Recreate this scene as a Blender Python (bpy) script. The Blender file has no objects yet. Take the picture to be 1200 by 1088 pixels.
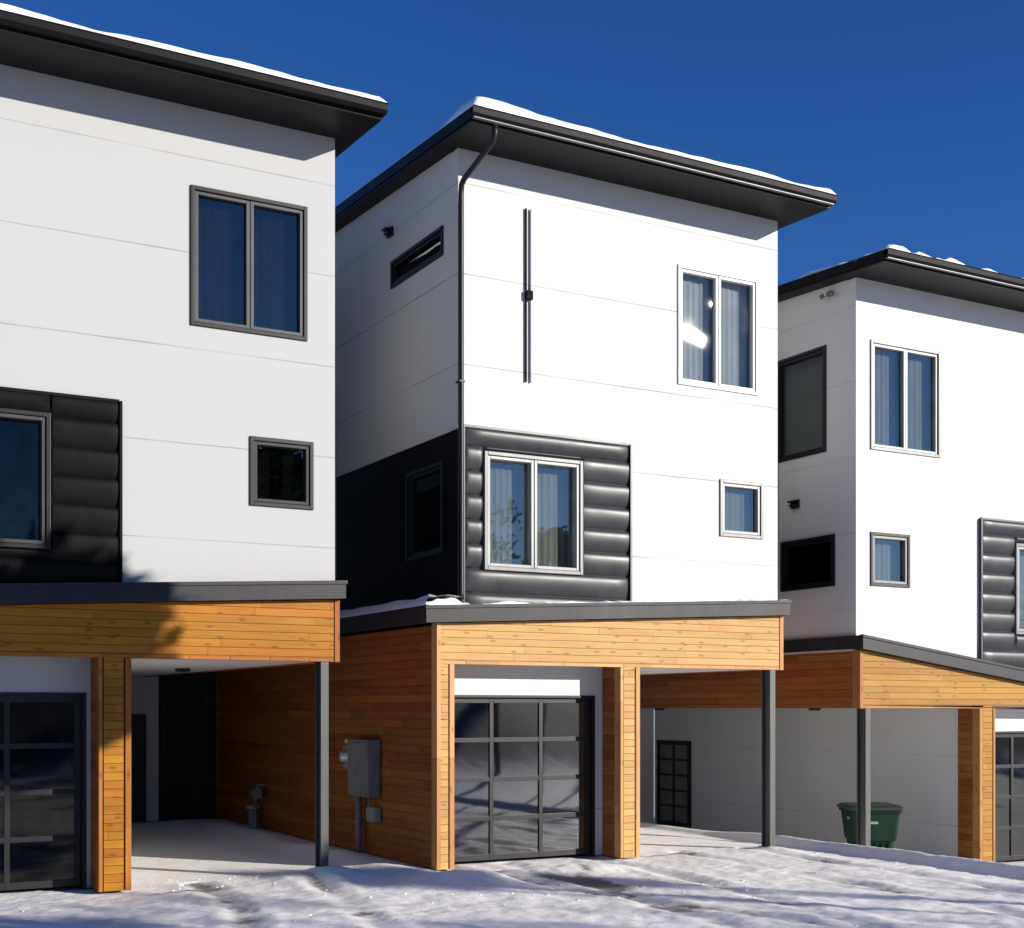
import bpy, bmesh, math, random
from mathutils import Vector, noise
PI = math.pi; R = math.radians
random.seed(7)
C = bpy.data.collections.new('place'); bpy.context.scene.collection.children.link(C)
Vec = Vector

# ------------------------------------------------------------------ node helpers
class NB:
    def __init__(s, name):
        s.m = bpy.data.materials.new(name); s.m.use_nodes = True
        s.t = s.m.node_tree; s.t.nodes.clear()
        s.out = s.t.nodes.new('ShaderNodeOutputMaterial')
    def n(s, typ, **kw):
        nd = s.t.nodes.new(typ)
        for k, v in kw.items():
            if k.startswith('i_'):
                nd.inputs[int(k[2:])].default_value = v
            else: setattr(nd, k, v)
        return nd
    def l(s, a, b): s.t.links.new(a, b)
    def put(s, inp, v):
        if isinstance(v, bpy.types.NodeSocket): s.l(v, inp)
        else: inp.default_value = v
    def math(s, op, a, b=0.0, c=None):
        nd = s.n('ShaderNodeMath', operation=op)
        s.put(nd.inputs[0], a); s.put(nd.inputs[1], b)
        if c is not None: s.put(nd.inputs[2], c)
        return nd.outputs[0]
    def mix(s, f, a, b, mode='MIX'):
        nd = s.n('ShaderNodeMix', data_type='RGBA', blend_type=mode)
        s.put(nd.inputs[0], f)
        s.put(nd.inputs[6], a if isinstance(a, bpy.types.NodeSocket) else (*a, 1)); s.put(nd.inputs[7], b if isinstance(b, bpy.types.NodeSocket) else (*b, 1))
        return nd.outputs[2]
    def ramp(s, v, a, b, lo=0.0, hi=1.0):
        nd = s.n('ShaderNodeMapRange', clamp=True)
        s.put(nd.inputs[0], v); s.put(nd.inputs[1], a); s.put(nd.inputs[2], b); s.put(nd.inputs[3], lo); s.put(nd.inputs[4], hi)
        return nd.outputs[0]
    def noise(s, vec, scale, detail=3.0, rough=.55):
        nd = s.n('ShaderNodeTexNoise')
        if vec is not None: s.l(vec, nd.inputs['Vector'])
        nd.inputs['Scale'].default_value = scale; nd.inputs['Detail'].default_value = detail; nd.inputs['Roughness'].default_value = rough
        return nd.outputs[0]
    def xyz(s):
        tc = s.n('ShaderNodeTexCoord'); sp = s.n('ShaderNodeSeparateXYZ'); s.l(tc.outputs['Object'], sp.inputs[0])
        return tc.outputs['Object'], sp.outputs[0], sp.outputs[1], sp.outputs[2]
    def comb(s, x, y, z):
        nd = s.n('ShaderNodeCombineXYZ'); s.put(nd.inputs[0], x); s.put(nd.inputs[1], y); s.put(nd.inputs[2], z); return nd.outputs[0]
    def bump(s, h, strength=.3, dist=.02):
        nd = s.n('ShaderNodeBump'); nd.inputs['Strength'].default_value = strength; nd.inputs['Distance'].default_value = dist
        s.l(h, nd.inputs['Height']); return nd.outputs[0]
    def pbr(s, col, rough=.6, metal=0.0, normal=None, spec=.5, coat=0.0):
        p = s.n('ShaderNodeBsdfPrincipled')
        s.put(p.inputs['Base Color'], col if isinstance(col, bpy.types.NodeSocket) else (*col, 1))
        s.put(p.inputs['Roughness'], rough); s.put(p.inputs['Metallic'], metal)
        p.inputs['Specular IOR Level'].default_value = spec
        p.inputs['Coat Weight'].default_value = coat
        if normal is not None: s.l(normal, p.inputs['Normal'])
        return p
    def done(s, shader):
        s.l(shader.outputs[0], s.out.inputs[0]); return s.m

def m_paint(name, col, z0, pitch, bumpy=.12, jd=.80, grime=.05):
    b = NB(name); v, x, y, z = b.xyz()
    k = b.math('DIVIDE', b.math('SUBTRACT', z, z0), pitch)
    w = b.noise(b.comb(x, y, 0.0), 1.3, 2)
    k = b.math('ADD', k, b.math('MULTIPLY', b.math('SUBTRACT', w, .5), .012))
    fr = b.math('ABSOLUTE', b.math('SUBTRACT', b.math('FRACT', b.math('ADD', k, .5)), .5))
    seam = b.ramp(fr, .003, .009, 1, 0)
    vis = b.ramp(b.noise(v, .6, 2), .38, .6, .25, 1)
    seam = b.math('MULTIPLY', seam, vis)
    big = b.noise(v, .7, 4); fine = b.noise(v, 14, 4)
    streak = b.noise(b.comb(b.math('MULTIPLY', x, 5.0), b.math('MULTIPLY', y, 5.0), b.math('MULTIPLY', z, .35)), 1.0, 3)
    g = b.ramp(b.math('ADD', b.math('MULTIPLY', big, .5), b.math('MULTIPLY', streak, .5)), .35, .7, 0, grime)
    c = b.mix(g, col, (col[0]*.72, col[1]*.71, col[2]*.68))
    c = b.mix(b.math('MULTIPLY', seam, 1-jd), c, (.05, .05, .055))
    h = b.math('SUBTRACT', b.math('MULTIPLY', fine, .25), seam)
    h = b.math('ADD', h, b.math('MULTIPLY', b.noise(v, 2.2, 2), .8))
    return b.done(b.pbr(c, .62, normal=b.bump(h, bumpy, .02), spec=.3))

def m_wood(name, light, dark, pitch=.098, rough=.5, groove=.9, seed=0.0, vertical=False, knots=1.0, var=1.0):
    b = NB(name); v, x, y, z = b.xyz()
    L = b.math('ADD', b.math('ADD', x, y), seed)
    if vertical: L, z = z, L
    bi = b.math('FLOOR', b.math('DIVIDE', z, pitch))
    wn = b.n('ShaderNodeTexWhiteNoise', noise_dimensions='1D'); b.l(bi, wn.inputs['W']); rnd = wn.outputs[0]
    # end joints
    jl = b.math('DIVIDE', b.math('ADD', L, b.math('MULTIPLY', rnd, 9.0)), 2.7)
    ji = b.math('FLOOR', jl)
    w2 = b.n('ShaderNodeTexWhiteNoise', noise_dimensions='2D'); b.l(b.comb(bi, ji, 0.0), w2.inputs['Vector']); r2 = w2.outputs[0]
    jf = b.math('FRACT', jl); je = b.ramp(jf, 0, .0016, 1, 0)
    off = b.math('MULTIPLY', r2, 37.0)
    warp = b.noise(b.comb(b.math('MULTIPLY', L, 1.2), b.math('ADD', b.math('MULTIPLY', z, 6.0), off), 0.0), 1.0, 2)
    gr = b.noise(b.comb(b.math('MULTIPLY', L, 1.1), b.math('ADD', b.math('ADD', b.math('MULTIPLY', z, 55.0), off), b.math('MULTIPLY', warp, 3.0)), off), 1.0, 5, .65)
    blot = b.noise(b.comb(b.math('MULTIPLY', L, 1.6), b.math('ADD', b.math('MULTIPLY', z, 7.0), off), 2.0), 1.0, 3)
    f = b.math('ADD', b.math('MULTIPLY', r2, .30*var), b.math('ADD', b.math('MULTIPLY', gr, .55), b.math('MULTIPLY', blot, .4)))
    f = b.ramp(f, .38, .98, 0, 1)
    c = b.mix(f, dark, light)
    hsv = b.n('ShaderNodeHueSaturation'); b.l(c, hsv.inputs['Color'])
    b.put(hsv.inputs['Hue'], b.math('ADD', .5, b.math('MULTIPLY', b.math('SUBTRACT', rnd, .5), .022)))
    b.put(hsv.inputs['Value'], b.math('ADD', .86, b.math('MULTIPLY', r2, .22*var)))
    c = hsv.outputs[0]
    vo = b.n('ShaderNodeTexVoronoi', feature='F1', voronoi_dimensions='2D'); vo.inputs['Scale'].default_value = 1.0; vo.inputs['Randomness'].default_value = .9
    b.l(b.comb(b.math('MULTIPLY', L, 2.6), b.math('ADD', b.math('MULTIPLY', z, 7.5), off), 0.0), vo.inputs['Vector'])
    sepc = b.n('ShaderNodeSeparateColor'); b.l(vo.outputs['Color'], sepc.inputs[0])
    kn = b.math('MULTIPLY', b.ramp(vo.outputs['Distance'], .05, .16, 1, 0), b.ramp(sepc.outputs[0], .42, .47, 0, knots*.8))
    c = b.mix(b.math('MULTIPLY', kn, .75), c, (dark[0]*.35, dark[1]*.3, dark[2]*.3))
    fz = b.math('FRACT', b.math('DIVIDE', z, pitch))
    gv = b.ramp(b.math('ABSOLUTE', b.math('SUBTRACT', fz, .5)), .455, .492, 0, 1)
    gv = b.math('MAXIMUM', gv, je)
    c = b.mix(b.math('MULTIPLY', gv, groove), c, (dark[0]*.18, dark[1]*.15, dark[2]*.15))
    h = b.math('SUBTRACT', b.math('MULTIPLY', gr, .25), gv)
    return b.done(b.pbr(c, b.math('ADD', rough-.08, b.math('MULTIPLY', gr, .2)), normal=b.bump(h, .6, .008), spec=.18))

def m_metal(name, col, rough=.45, metal=0.0, var=.25, scale=3.0, spec=.5, coat=0.0):
    b = NB(name); v, x, y, z = b.xyz()
    n1 = b.noise(v, scale, 4); n2 = b.noise(b.comb(b.math('MULTIPLY', x, 9.0), b.math('MULTIPLY', y, 9.0), b.math('MULTIPLY', z, 1.2)), 1.0, 3)
    f = b.ramp(b.math('MULTIPLY', b.math('ADD', n1, n2), .5), .35, .65)
    c = b.mix(f, tuple(q*(1-var) for q in col), tuple(min(1, q*(1+var)) for q in col))
    return b.done(b.pbr(c, b.math('ADD', rough-.07, b.math('MULTIPLY', n1, .16)), metal, normal=b.bump(n1, .05, .02), spec=spec, coat=coat))

def m_glass(name, tint=(.55, .6, .62), refl=.28, rough=.015, wav=.15, gc=(.95, .94, .88)):
    b = NB(name); v, x, y, z = b.xyz()
    n1 = b.noise(v, .9, 1); bp = b.bump(n1, wav, .03)
    g = b.n('ShaderNodeBsdfGlossy'); g.inputs['Color'].default_value = (*gc, 1); g.inputs['Roughness'].default_value = rough; b.l(bp, g.inputs['Normal'])
    t = b.n('ShaderNodeBsdfTransparent'); t.inputs['Color'].default_value = (*tint, 1)
    fr = b.n('ShaderNodeFresnel'); fr.inputs['IOR'].default_value = 1.5; b.l(bp, fr.inputs['Normal'])
    dirt = b.noise(v, 6, 4)
    f = b.math('ADD', b.math('ADD', refl-.03, fr.outputs[0]), b.math('MULTIPLY', dirt, .05))
    geo = b.n('ShaderNodeNewGeometry'); f = b.math('MULTIPLY', f, b.math('SUBTRACT', 1.0, geo.outputs['Backfacing']))
    mx = b.n('ShaderNodeMixShader'); b.l(f, mx.inputs[0]); b.l(t.outputs[0], mx.inputs[1]); b.l(g.outputs[0], mx.inputs[2])
    return b.done(mx)

def m_snow():
    b = NB('snow'); v, x, y, z = b.xyz()
    f = b.noise(v, 9, 6, .65); g = b.noise(v, 60, 3)
    c = b.mix(b.ramp(f, .3, .7), (.80, .82, .86), (.90, .90, .90))
    p = b.pbr(c, .6, normal=b.bump(b.math('ADD', f, b.math('MULTIPLY', g, .3)), .5, .02), spec=.3)
    p.inputs['Subsurface Weight'].default_value = .0
    return b.done(p)

def m_ground():
    b = NB('snow_ground'); v, x, y, z = b.xyz()
    at = b.n('ShaderNodeAttribute', attribute_name='wear')
    ang = .17
    L = b.math('ADD', b.math('MULTIPLY', y, math.cos(ang)), b.math('MULTIPLY', x, -math.sin(ang)))
    W = b.math('ADD', b.math('MULTIPLY', x, math.cos(ang)), b.math('MULTIPLY', y, math.sin(ang)))
    st = b.noise(b.comb(b.math('MULTIPLY', W, 3.2), b.math('MULTIPLY', L, .55), 0.0), 1.0, 6, .62)
    fine = b.noise(v, 7, 6, .68); grit = b.noise(v, 45, 4, .6); clod = b.noise(v, 2.3, 5, .6)
    w = b.math('ADD', at.outputs['Fac'], b.math('MULTIPLY', b.math('SUBTRACT', st, .5), .9))
    w = b.math('ADD', w, b.math('MULTIPLY', b.math('SUBTRACT', fine, .5), .9))
    dark = b.ramp(w, .55, .85)
    slush = b.ramp(w, .22, .6)
    c = b.mix(b.ramp(fine, .3, .7), (.85, .825, .79), (.97, .95, .91))
    c = b.mix(b.math('MULTIPLY', slush, .42), c, (.56, .54, .52))
    c = b.mix(b.math('MULTIPLY', dark, .85), c, b.mix(grit, (.07, .065, .06), (.22, .2, .19)))
    h = b.math('ADD', b.math('MULTIPLY', fine, .8), b.math('ADD', b.math('MULTIPLY', grit, .3), b.math('MULTIPLY', clod, .5)))
    h = b.math('SUBTRACT', h, b.math('MULTIPLY', slush, .4))
    rg = b.ramp(dark, 0, 1, .7, .8)
    return b.done(b.pbr(c, rg, normal=b.bump(h, .34, .05), spec=.12))

M = {}
M['white_a'] = m_paint('white_panel_a', (.405, .405, .40), 6.4, 1.14, jd=.5)  # same white as the other houses, the dimmer left edge put into its colour
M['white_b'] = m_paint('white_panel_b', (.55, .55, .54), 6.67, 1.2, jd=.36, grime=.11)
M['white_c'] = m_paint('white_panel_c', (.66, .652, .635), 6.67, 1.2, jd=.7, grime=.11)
M['soffit_white'] = m_paint('pale_soffit', (.62, .62, .60), 50, 20)
M['wood_a'] = m_wood('cedar_orange', (.56, .245, .018), (.27, .095, .006), var=.55)
M['wood_b'] = m_wood('cedar_golden', (.70, .45, .18), (.44, .24, .075), seed=3.0, var=.45)
M['wood_c'] = m_wood('cedar_honey', (.50, .28, .062), (.32, .15, .026), seed=6.0, var=.45)
M['wood_shade'] = m_wood('cedar_shade', (.46, .165, .036), (.20, .06, .012), pitch=.115, seed=9.0, knots=.3, groove=.75, var=.5)  # darker cedar copy: shade on faces turned from the sun put into the colour
M['trim_a'] = m_wood('cedar_trim_orange', (.42, .17, .03), (.27, .09, .014), pitch=.5, vertical=True, groove=0)
M['trim_b'] = m_wood('cedar_trim_golden', (.60, .35, .15), (.46, .22, .07), pitch=.5, vertical=True, groove=0)
M['trim_c'] = m_wood('cedar_trim_honey', (.46, .24, .075), (.33, .14, .035), pitch=.5, vertical=True, groove=0)
M['black'] = m_metal('black_metal', (.008, .008, .009), .42, spec=.35)
M['black_flat'] = m_metal('black_cladding', (.006, .0055, .0055), .7, spec=.08)
M['siding'] = m_metal('glossy_siding', (.020, .022, .026), .40, .0, .3, 2.0, spec=.5)
M['siding_black'] = m_metal('matt_siding', (.005, .0045, .004), .6, .0, .3, 2.0, spec=.1)
M['fascia'] = m_metal('dark_fascia', (.0045, .0035, .0042), .5, spec=.14)
M['ledge'] = m_metal('grey_flashing', (.020, .019, .0215), .5, .0, spec=.3)
M['soffit'] = m_wood('dark_soffit', (.012, .010, .010), (.006, .005, .005), pitch=.14, knots=0, groove=.6)
M['post'] = m_metal('grey_post', (.05, .054, .051), .5)
M['frame_dark'] = m_metal('bronze_frame', (.008, .0075, .007), .45, spec=.3)
M['frame_mid'] = m_metal('mid_frame', (.035, .035, .036), .4, spec=.35)
M['frame_grey'] = m_metal('grey_frame', (.14, .14, .14), .4, .0)
M['frame_light'] = m_metal('silver_frame', (.25, .26, .25), .4, .0)
M['frame_white'] = m_metal('white_frame', (.55, .55, .54), .4, .0, .08)
M['glass'] = m_glass('window_glass', (.70,.72,.70), refl=.15)
M['glass_dim'] = m_glass('dim_window_glass', (.33,.33,.32), refl=.09)
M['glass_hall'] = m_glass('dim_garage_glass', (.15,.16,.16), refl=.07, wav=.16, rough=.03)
M['glass_soft'] = m_glass('window_glass_soft', (.80, .83, .85), refl=.05, rough=.010, wav=.75)
M['glass_door'] = m_glass('garage_glass', (.18, .19, .2), refl=.13, wav=.07, gc=(.88, .9, .95), rough=.03)
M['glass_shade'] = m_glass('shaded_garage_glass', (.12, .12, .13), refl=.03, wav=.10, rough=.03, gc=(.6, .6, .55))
M['glass_dark'] = m_glass('dark_glass', (.25, .26, .27), refl=.10)
M['room'] = m_metal('room_dark', (.05, .05, .055), .9, spec=.1)
M['curtain'] = m_metal('curtain_cloth', (.40, .40, .39), .9, spec=.1, var=.1)
M['white_plain'] = m_metal('white_plain', (.75, .75, .74), .6, var=.05)
M['snow'] = m_snow(); M['ground'] = m_ground()
M['green'] = m_metal('bin_green', (.0012, .022, .0105), .5, spec=.25, var=.3)
M['green_dark'] = m_metal('bin_lid', (.02, .028, .02), .5)
M['rubber'] = m_metal('rubber', (.02, .02, .02), .8)
M['meter'] = m_metal('meter_grey', (.15, .16, .17), .5)
M['chrome'] = m_metal('meter_cap', (.5, .5, .5), .25, .5)
M['yellow'] = m_metal('yellow_tag', (.6, .5, .05), .6)
M['bark'] = m_metal('bark', (.10, .075, .055), .9, var=.5, scale=12)
M['needles'] = m_metal('needles', (.035, .06, .03), .7, var=.5, scale=1.5)
M['fence'] = m_wood('dark_fence', (.022, .018, .015), (.008, .006, .005), pitch=.15, vertical=True)

# ------------------------------------------------------------------ mesh helpers
def link(name, bm, mat, parent=None, smooth=False, label=None):
    bmesh.ops.recalc_face_normals(bm, faces=bm.faces)
    me = bpy.data.meshes.new(name); bm.to_mesh(me); bm.free()
    if smooth:
        for p in me.polygons: p.use_smooth = True
    me.materials.append(mat)
    o = bpy.data.objects.new(name, me); C.objects.link(o)
    if parent is not None: o.parent = parent
    if label: o['label'] = label
    return o
def thing(name, label, cat, loc=(0, 0, 0), group=None, kind=None):
    o = bpy.data.objects.new(name, None); C.objects.link(o); o.location = loc
    return tag(o, label, cat, group, kind)
def tag(o, label, cat, group=None, kind=None):
    if label: o['label'] = label
    if cat: o['category'] = cat
    if group: o['group'] = group
    if kind: o['kind'] = kind
    return o
def BM(): return bmesh.new()
def hexa(bm, p):
    vs = [bm.verts.new(q) for q in p]
    for f in ((0, 1, 2, 3), (4, 5, 6, 7), (0, 1, 5, 4), (1, 2, 6, 5), (2, 3, 7, 6), (3, 0, 4, 7)):
        bm.faces.new([vs[i] for i in f])
    return vs
def box(bm, x0, x1, y0, y1, z0, z1, bev=0.0):
    vs = hexa(bm, [(x0, y0, z0), (x1, y0, z0), (x1, y1, z0), (x0, y1, z0), (x0, y0, z1), (x1, y0, z1), (x1, y1, z1), (x0, y1, z1)])
    if bev:
        es = list({e for v in vs for e in v.link_edges})
        bmesh.ops.bevel(bm, geom=es, offset=bev, segments=2, affect='EDGES', profile=.6)
    return vs
def tube(bm, pts, r, seg=10, radii=None):
    pts = [Vec(p) for p in pts]; rings = []
    for i, p in enumerate(pts):
        d = (pts[min(i+1, len(pts)-1)] - pts[max(i-1, 0)]).normalized()
        a = d.orthogonal().normalized() if i == 0 else (rings_a - d*rings_a.dot(d)).normalized()
        rings_a = a; bb = d.cross(a); rr = radii[i] if radii else r
        rings.append([bm.verts.new(p + (a*math.cos(2*PI*k/seg) + bb*math.sin(2*PI*k/seg))*rr) for k in range(seg)])
    for q in range(len(rings)-1):
        for k in range(seg):
            bm.faces.new((rings[q][k], rings[q][(k+1) % seg], rings[q+1][(k+1) % seg], rings[q+1][k]))
    bm.faces.new(rings[0]); bm.faces.new(rings[-1])

class Frame:
    """wall frame: O origin, A along the wall, N outward, Z up"""
    def __init__(s, O, A, N): s.O, s.A, s.N = Vec(O), Vec(A), Vec(N)
    def p(s, a, n, z): q = s.O + s.A*a + s.N*n; return (q.x, q.y, q.z + z)
    def box(s, bm, a0, a1, n0, n1, z0, z1, bev=0.0):
        vs = hexa(bm, [s.p(a0, n0, z0), s.p(a1, n0, z0), s.p(a1, n1, z0), s.p(a0, n1, z0), s.p(a0, n0, z1), s.p(a1, n0, z1), s.p(a1, n1, z1), s.p(a0, n1, z1)])
        if bev:
            es = list({e for v in vs for e in v.link_edges})
            bmesh.ops.bevel(bm, geom=es, offset=bev, segments=2, affect='EDGES', profile=.6)
def wall(bm, F, a0, a1, z0, z1, holes, t):
    """a wall of thickness t with rectangular holes, drawn as front, back and reveals"""
    As = sorted({a0, a1, *[h[0] for h in holes], *[h[1] for h in holes]})
    Zs = sorted({z0, z1, *[h[2] for h in holes], *[h[3] for h in holes]})
    As = [a for a in As if a0 <= a <= a1]; Zs = [z for z in Zs if z0 <= z <= z1]
    solid = lambda i, j: 0 <= i < len(As)-1 and 0 <= j < len(Zs)-1 and not any(h[0] <= (As[i]+As[i+1])/2 <= h[1] and h[2] <= (Zs[j]+Zs[j+1])/2 <= h[3] for h in holes)
    cache = {}
    def V(i, j, k):
        if (i, j, k) not in cache: cache[(i, j, k)] = bm.verts.new(F.p(As[i], -t*k, Zs[j]))
        return cache[(i, j, k)]
    for i in range(len(As)-1):
        for j in range(len(Zs)-1):
            if not solid(i, j): continue
            for k in (0, 1): bm.faces.new((V(i, j, k), V(i+1, j, k), V(i+1, j+1, k), V(i, j+1, k)))
            for di, dj, e in ((-1, 0, ((i, j), (i, j+1))), (1, 0, ((i+1, j), (i+1, j+1))), (0, -1, ((i, j), (i+1, j))), (0, 1, ((i, j+1), (i+1, j+1)))):
                if not solid(i+di, j+dj):
                    (p, q), (r, s) = e
                    bm.faces.new((V(p, q, 0), V(r, s, 0), V(r, s, 1), V(p, q, 1)))
def window(parent, F, a0, a1, z0, z1, lites, frame, sash, glass, curtain=None, proud=.025, fw=.05, label=None, niche=.9):
    bm = BM()
    for q in ((a0, a0+fw, z0, z1), (a1-fw, a1, z0, z1), (a0+fw, a1-fw, z0, z0+fw), (a0+fw, a1-fw, z1-fw, z1)):
        F.box(bm, q[0], q[1], -.12, proud, q[2], q[3], .006)
    w = link('window', bm, M[frame], parent, label=label)
    W = (a1-a0-2*fw)/lites
    for k in range(lites):
        s0 = a0+fw+k*W+.004; s1 = s0+W-.008; sf = .042; t0 = z0+fw+.004; t1 = z1-fw-.004
        bm = BM()
        for q in ((s0, s0+sf, t0, t1), (s1-sf, s1, t0, t1), (s0+sf, s1-sf, t0, t0+sf), (s0+sf, s1-sf, t1-sf, t1)):
            F.box(bm, q[0], q[1], -.085, proud-.02-.006*k, q[2], q[3], .005)
        link('sash', bm, M[sash], w)
        bm = BM(); F.box(bm, s0+sf-.004, s1-sf+.004, -.060, -.054, t0+sf-.004, t1-sf+.004)
        link('pane', bm, M[glass], w)
    bm = BM()   # the room behind: five inner faces
    e = .01
    c = [F.p(a, n, z) for n in (-.13, -niche) for a, z in ((a0+e, z0+e), (a1-e, z0+e), (a1-e, z1-e), (a0+e, z1-e))]
    vs = [bm.verts.new(q) for q in c]
    for f in ((4, 5, 6, 7), (0, 1, 5, 4), (1, 2, 6, 5), (2, 3, 7, 6), (3, 0, 4, 7)): bm.faces.new([vs[i] for i in f])
    link('room_interior', bm, M['room'], w)
    if curtain:
        for (ca, cb, cz0, cz1) in curtain:
            bm = BM(); n = max(8, int((cb-ca)/.018)); prev = None
            for i in range(n+1):
                a = ca+(cb-ca)*i/n; d = -.17+.007*math.sin(i*1.05+.4*math.sin(i*.3))+.006*math.sin(i*.37)
                cur = [bm.verts.new(F.p(a, d, cz0)), bm.verts.new(F.p(a, d*1.02, cz1))]
                if prev: bm.faces.new((prev[0], cur[0], cur[1], prev[1]))
                prev = cur
            link('curtain', bm, M['curtain'], w, smooth=True)
    return w

def courses(bm, F, a0, a1, zs, hole, d=.05):
    """rounded lap courses running round a window hole"""
    def pillow(p0, p1, q0, q1):
        na = 10; nz = 16; g = []
        for i in range(na+1):
            e = i/na; s = e*e*(3-2*e); a = p0+(p1-p0)*s
            edge = min(a-p0, p1-a); fe = math.sqrt(max(0, 1-(1-min(1, edge/.05))**2))
            row = []
            for j in range(nz+1):
                t = j/nz; z = q0+(q1-q0)*t
                q = (t/.70 if t < .70 else (1-t)/.30)
                prof = math.sqrt(max(0, 1-(1-q)**2)) if t > .7 else math.sin(q*PI/2)**.8
                row.append(bm.verts.new(F.p(a, .004+d*prof*(.35+.65*fe)+.004*noise.noise(Vec((a*3, z*3, 1))), z)))
            g.append(row)
        for i in range(na):
            for j in range(nz): bm.faces.new((g[i][j], g[i+1][j], g[i+1][j+1], g[i][j+1]))
    for z0, z1 in zs:
        h0, h1, g0, g1 = hole
        if z1 <= g0+.02 or z0 >= g1-.02: pillow(a0, a1, z0, z1)
        else:
            if h0-a0 > .03:
                pillow(a0, h0, max(z0, z0), z1)
            if a1-h1 > .03: pillow(h1, a1, z0, z1)
            lo, hi = max(z0, z0), z1
            if z0 < g0 and z1 > g0: pillow(h0, h1, z0, g0)
            if z1 > g1 and z0 < g1: pillow(h0, h1, g1, z1)

# ------------------------------------------------------------------ the townhouses
FY = 15.8        # facade depth from the viewpoint
SL = .05         # pitch of the main roof
def house(Xc, s, Z0, zt, wp, wood, trim, label, front, panel, ledge, door_u, col_u, side_feats, white_side, snow_lab, snow_seed, clump=0.0):
    H = thing('townhouse', label, 'house', (Xc, FY, Z0), 'three storey townhouses in a row')
    B = lambda bm, u0, u1, v0, v1, z0, z1, bev=0.0: box(bm, min(s*u0, s*u1), max(s*u0, s*u1), v0, v1, z0, z1, bev)
    W = 5.45; DP = 9.6; US = 5.81
    lz, ls = ledge                       # top height of the skirt roof at u=0 and its fall per metre
    LT = .215
    FF = Frame((0, 0, 0), (s, 0, 0), (0, -1, 0))                  # street front, a = u
    FL = Frame((s*W, 0, 0), (0, 1, 0), (s, 0, 0))                 # garage side, a = v
    FR = Frame((0, 0, 0), (0, 1, 0), (-s, 0, 0))                  # carport side, a = v
    # --- walls
    pu0, pu1, pz, pwin = panel
    holes = [(w[0], w[1], w[2], w[3]) for w in front] + [(pu0, pu1, 2.0, pz)]
    bm = BM(); wall(bm, FF, 0, W, 3.0, zt, holes, .2)
    lh = [(f[1], f[2], f[3], f[4]) for f in side_feats if f[0] == 'win' and f[5] == 'L']
    rh = [(f[1], f[2], f[3], f[4]) for f in side_feats if f[0] == 'win' and f[5] == 'R']
    zb = 5.81
    b2 = BM(); wall(b2, FL, .2, DP, zb if white_side == 'L' else 3.0, zt, [h for h in lh if h[2] > zb or white_side != 'L'], .2)
    wall(b2, FR, .2, DP, 3.0, zt, rh, .2)
    for v in b2.verts:
        if v.co.z > zt-1e-3: v.co.z += SL*v.co.y + .04
    tmp = bpy.data.meshes.new('t'); b2.to_mesh(tmp); bm.from_mesh(tmp); b2.free()
    box(bm, min(s*.2, s*(W-.2)), max(s*.2, s*(W-.2)), DP-.2, DP, 3.0, zt+SL*DP)
    if zt < 9.4 or white_side == 'L':
        bm3 = BM(); FR.box(bm3, -.0, DP, .001, .02, 3.75, 5.81); link('black_cladding', bm3, M['black_flat'], H)  # unseen dark sheet added on the hidden side to cut light bounced next door
    link('wall', bm, wp, H)
    if white_side == 'L':
        bm = BM(); wall(bm, FL, .2, DP, 3.0, zb-.003, [h for h in lh if h[2] < zb], .2)
        box(bm, min(s*(W-.2), s*(W+.012)), max(s*(W-.2), s*(W+.012)), -.012, .2, 3.0, zb-.003)
        link('black_cladding', bm, M['black_flat'], H)
    # --- front windows
    for w in front:
        window(H, FF, *w)
    # --- rounded black siding with its window
    bm = BM(); wall(bm, FF, pu0, pu1, 3.0, pz, [pwin[:4]], .12)
    zs = []; z = pz-.25; zs.append((z, pz))
    while z > 3.3: zs.append((z-.325, z)); z -= .325
    courses(bm, FF, pu0+.03, pu1-.03, zs, pwin[:4], .055)
    for a in (pu0, pu1-.03): FF.box(bm, a, a+.03, -.05, .062, 3.3, pz)
    FF.box(bm, pu0+.03, pu1-.03, -.05, .035, pz-.012, pz+.02)
    sd = link('siding_panel', bm, M['siding_black' if zt < 9.4 else 'siding'], H)
    for p in sd.data.polygons: p.use_smooth = True
    sd.data.set_sharp_from_angle(angle=R(35)) if hasattr(sd.data, 'set_sharp_from_angle') else None
    window(H, FF, *pwin, proud=.075)
    # --- side windows, vents, lamps
    for f in side_feats:
        F = FL if f[5] == 'L' else FR
        if f[0] == 'win': window(H, F, f[1], f[2], f[3], f[4], *f[6:])
        if f[0] == 'vent':
            bm = BM(); F.box(bm, f[1], f[2], 0, .05, f[3], f[4], .01)
            F.box(bm, f[1]+.02, f[2]-.02, .05, .13, f[4]-.05, f[4]-.02, .005); F.box(bm, f[1]+.02, f[2]-.02, .05, .10, f[3]+.03, f[3]+.06, .005)
            link('vent', bm, M['black'], H)
        if f[0] == 'lamp':
            bm = BM(); F.box(bm, f[1], f[2], 0, .08, f[3], f[4], .02); tube(bm, [F.p(f[1]-.02, .1, f[3]+.03), F.p(f[1]-.07, .14, f[3]-.01)], .036, 12)
            tube(bm, [F.p(f[2]+.02, .1, f[3]+.03), F.p(f[2]+.07, .14, f[3]-.01)], .036, 12)
            link('security_lamp', bm, M['meter'], H)
    # --- main roof
    OF = .87; OS = .26
    def roof_slab(bm, u0, u1, v0, v1, d0, d1):
        x0, x1 = sorted((s*u0, s*u1))
        hexa(bm, [(x0, v0, zt+SL*v0+d0), (x1, v0, zt+SL*v0+d0), (x1, v1, zt+SL*v1+d0), (x0, v1, zt+SL*v1+d0),
                  (x0, v0, zt+SL*v0+d1), (x1, v0, zt+SL*v0+d1), (x1, v1, zt+SL*v1+d1), (x0, v1, zt+SL*v1+d1)])
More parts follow.
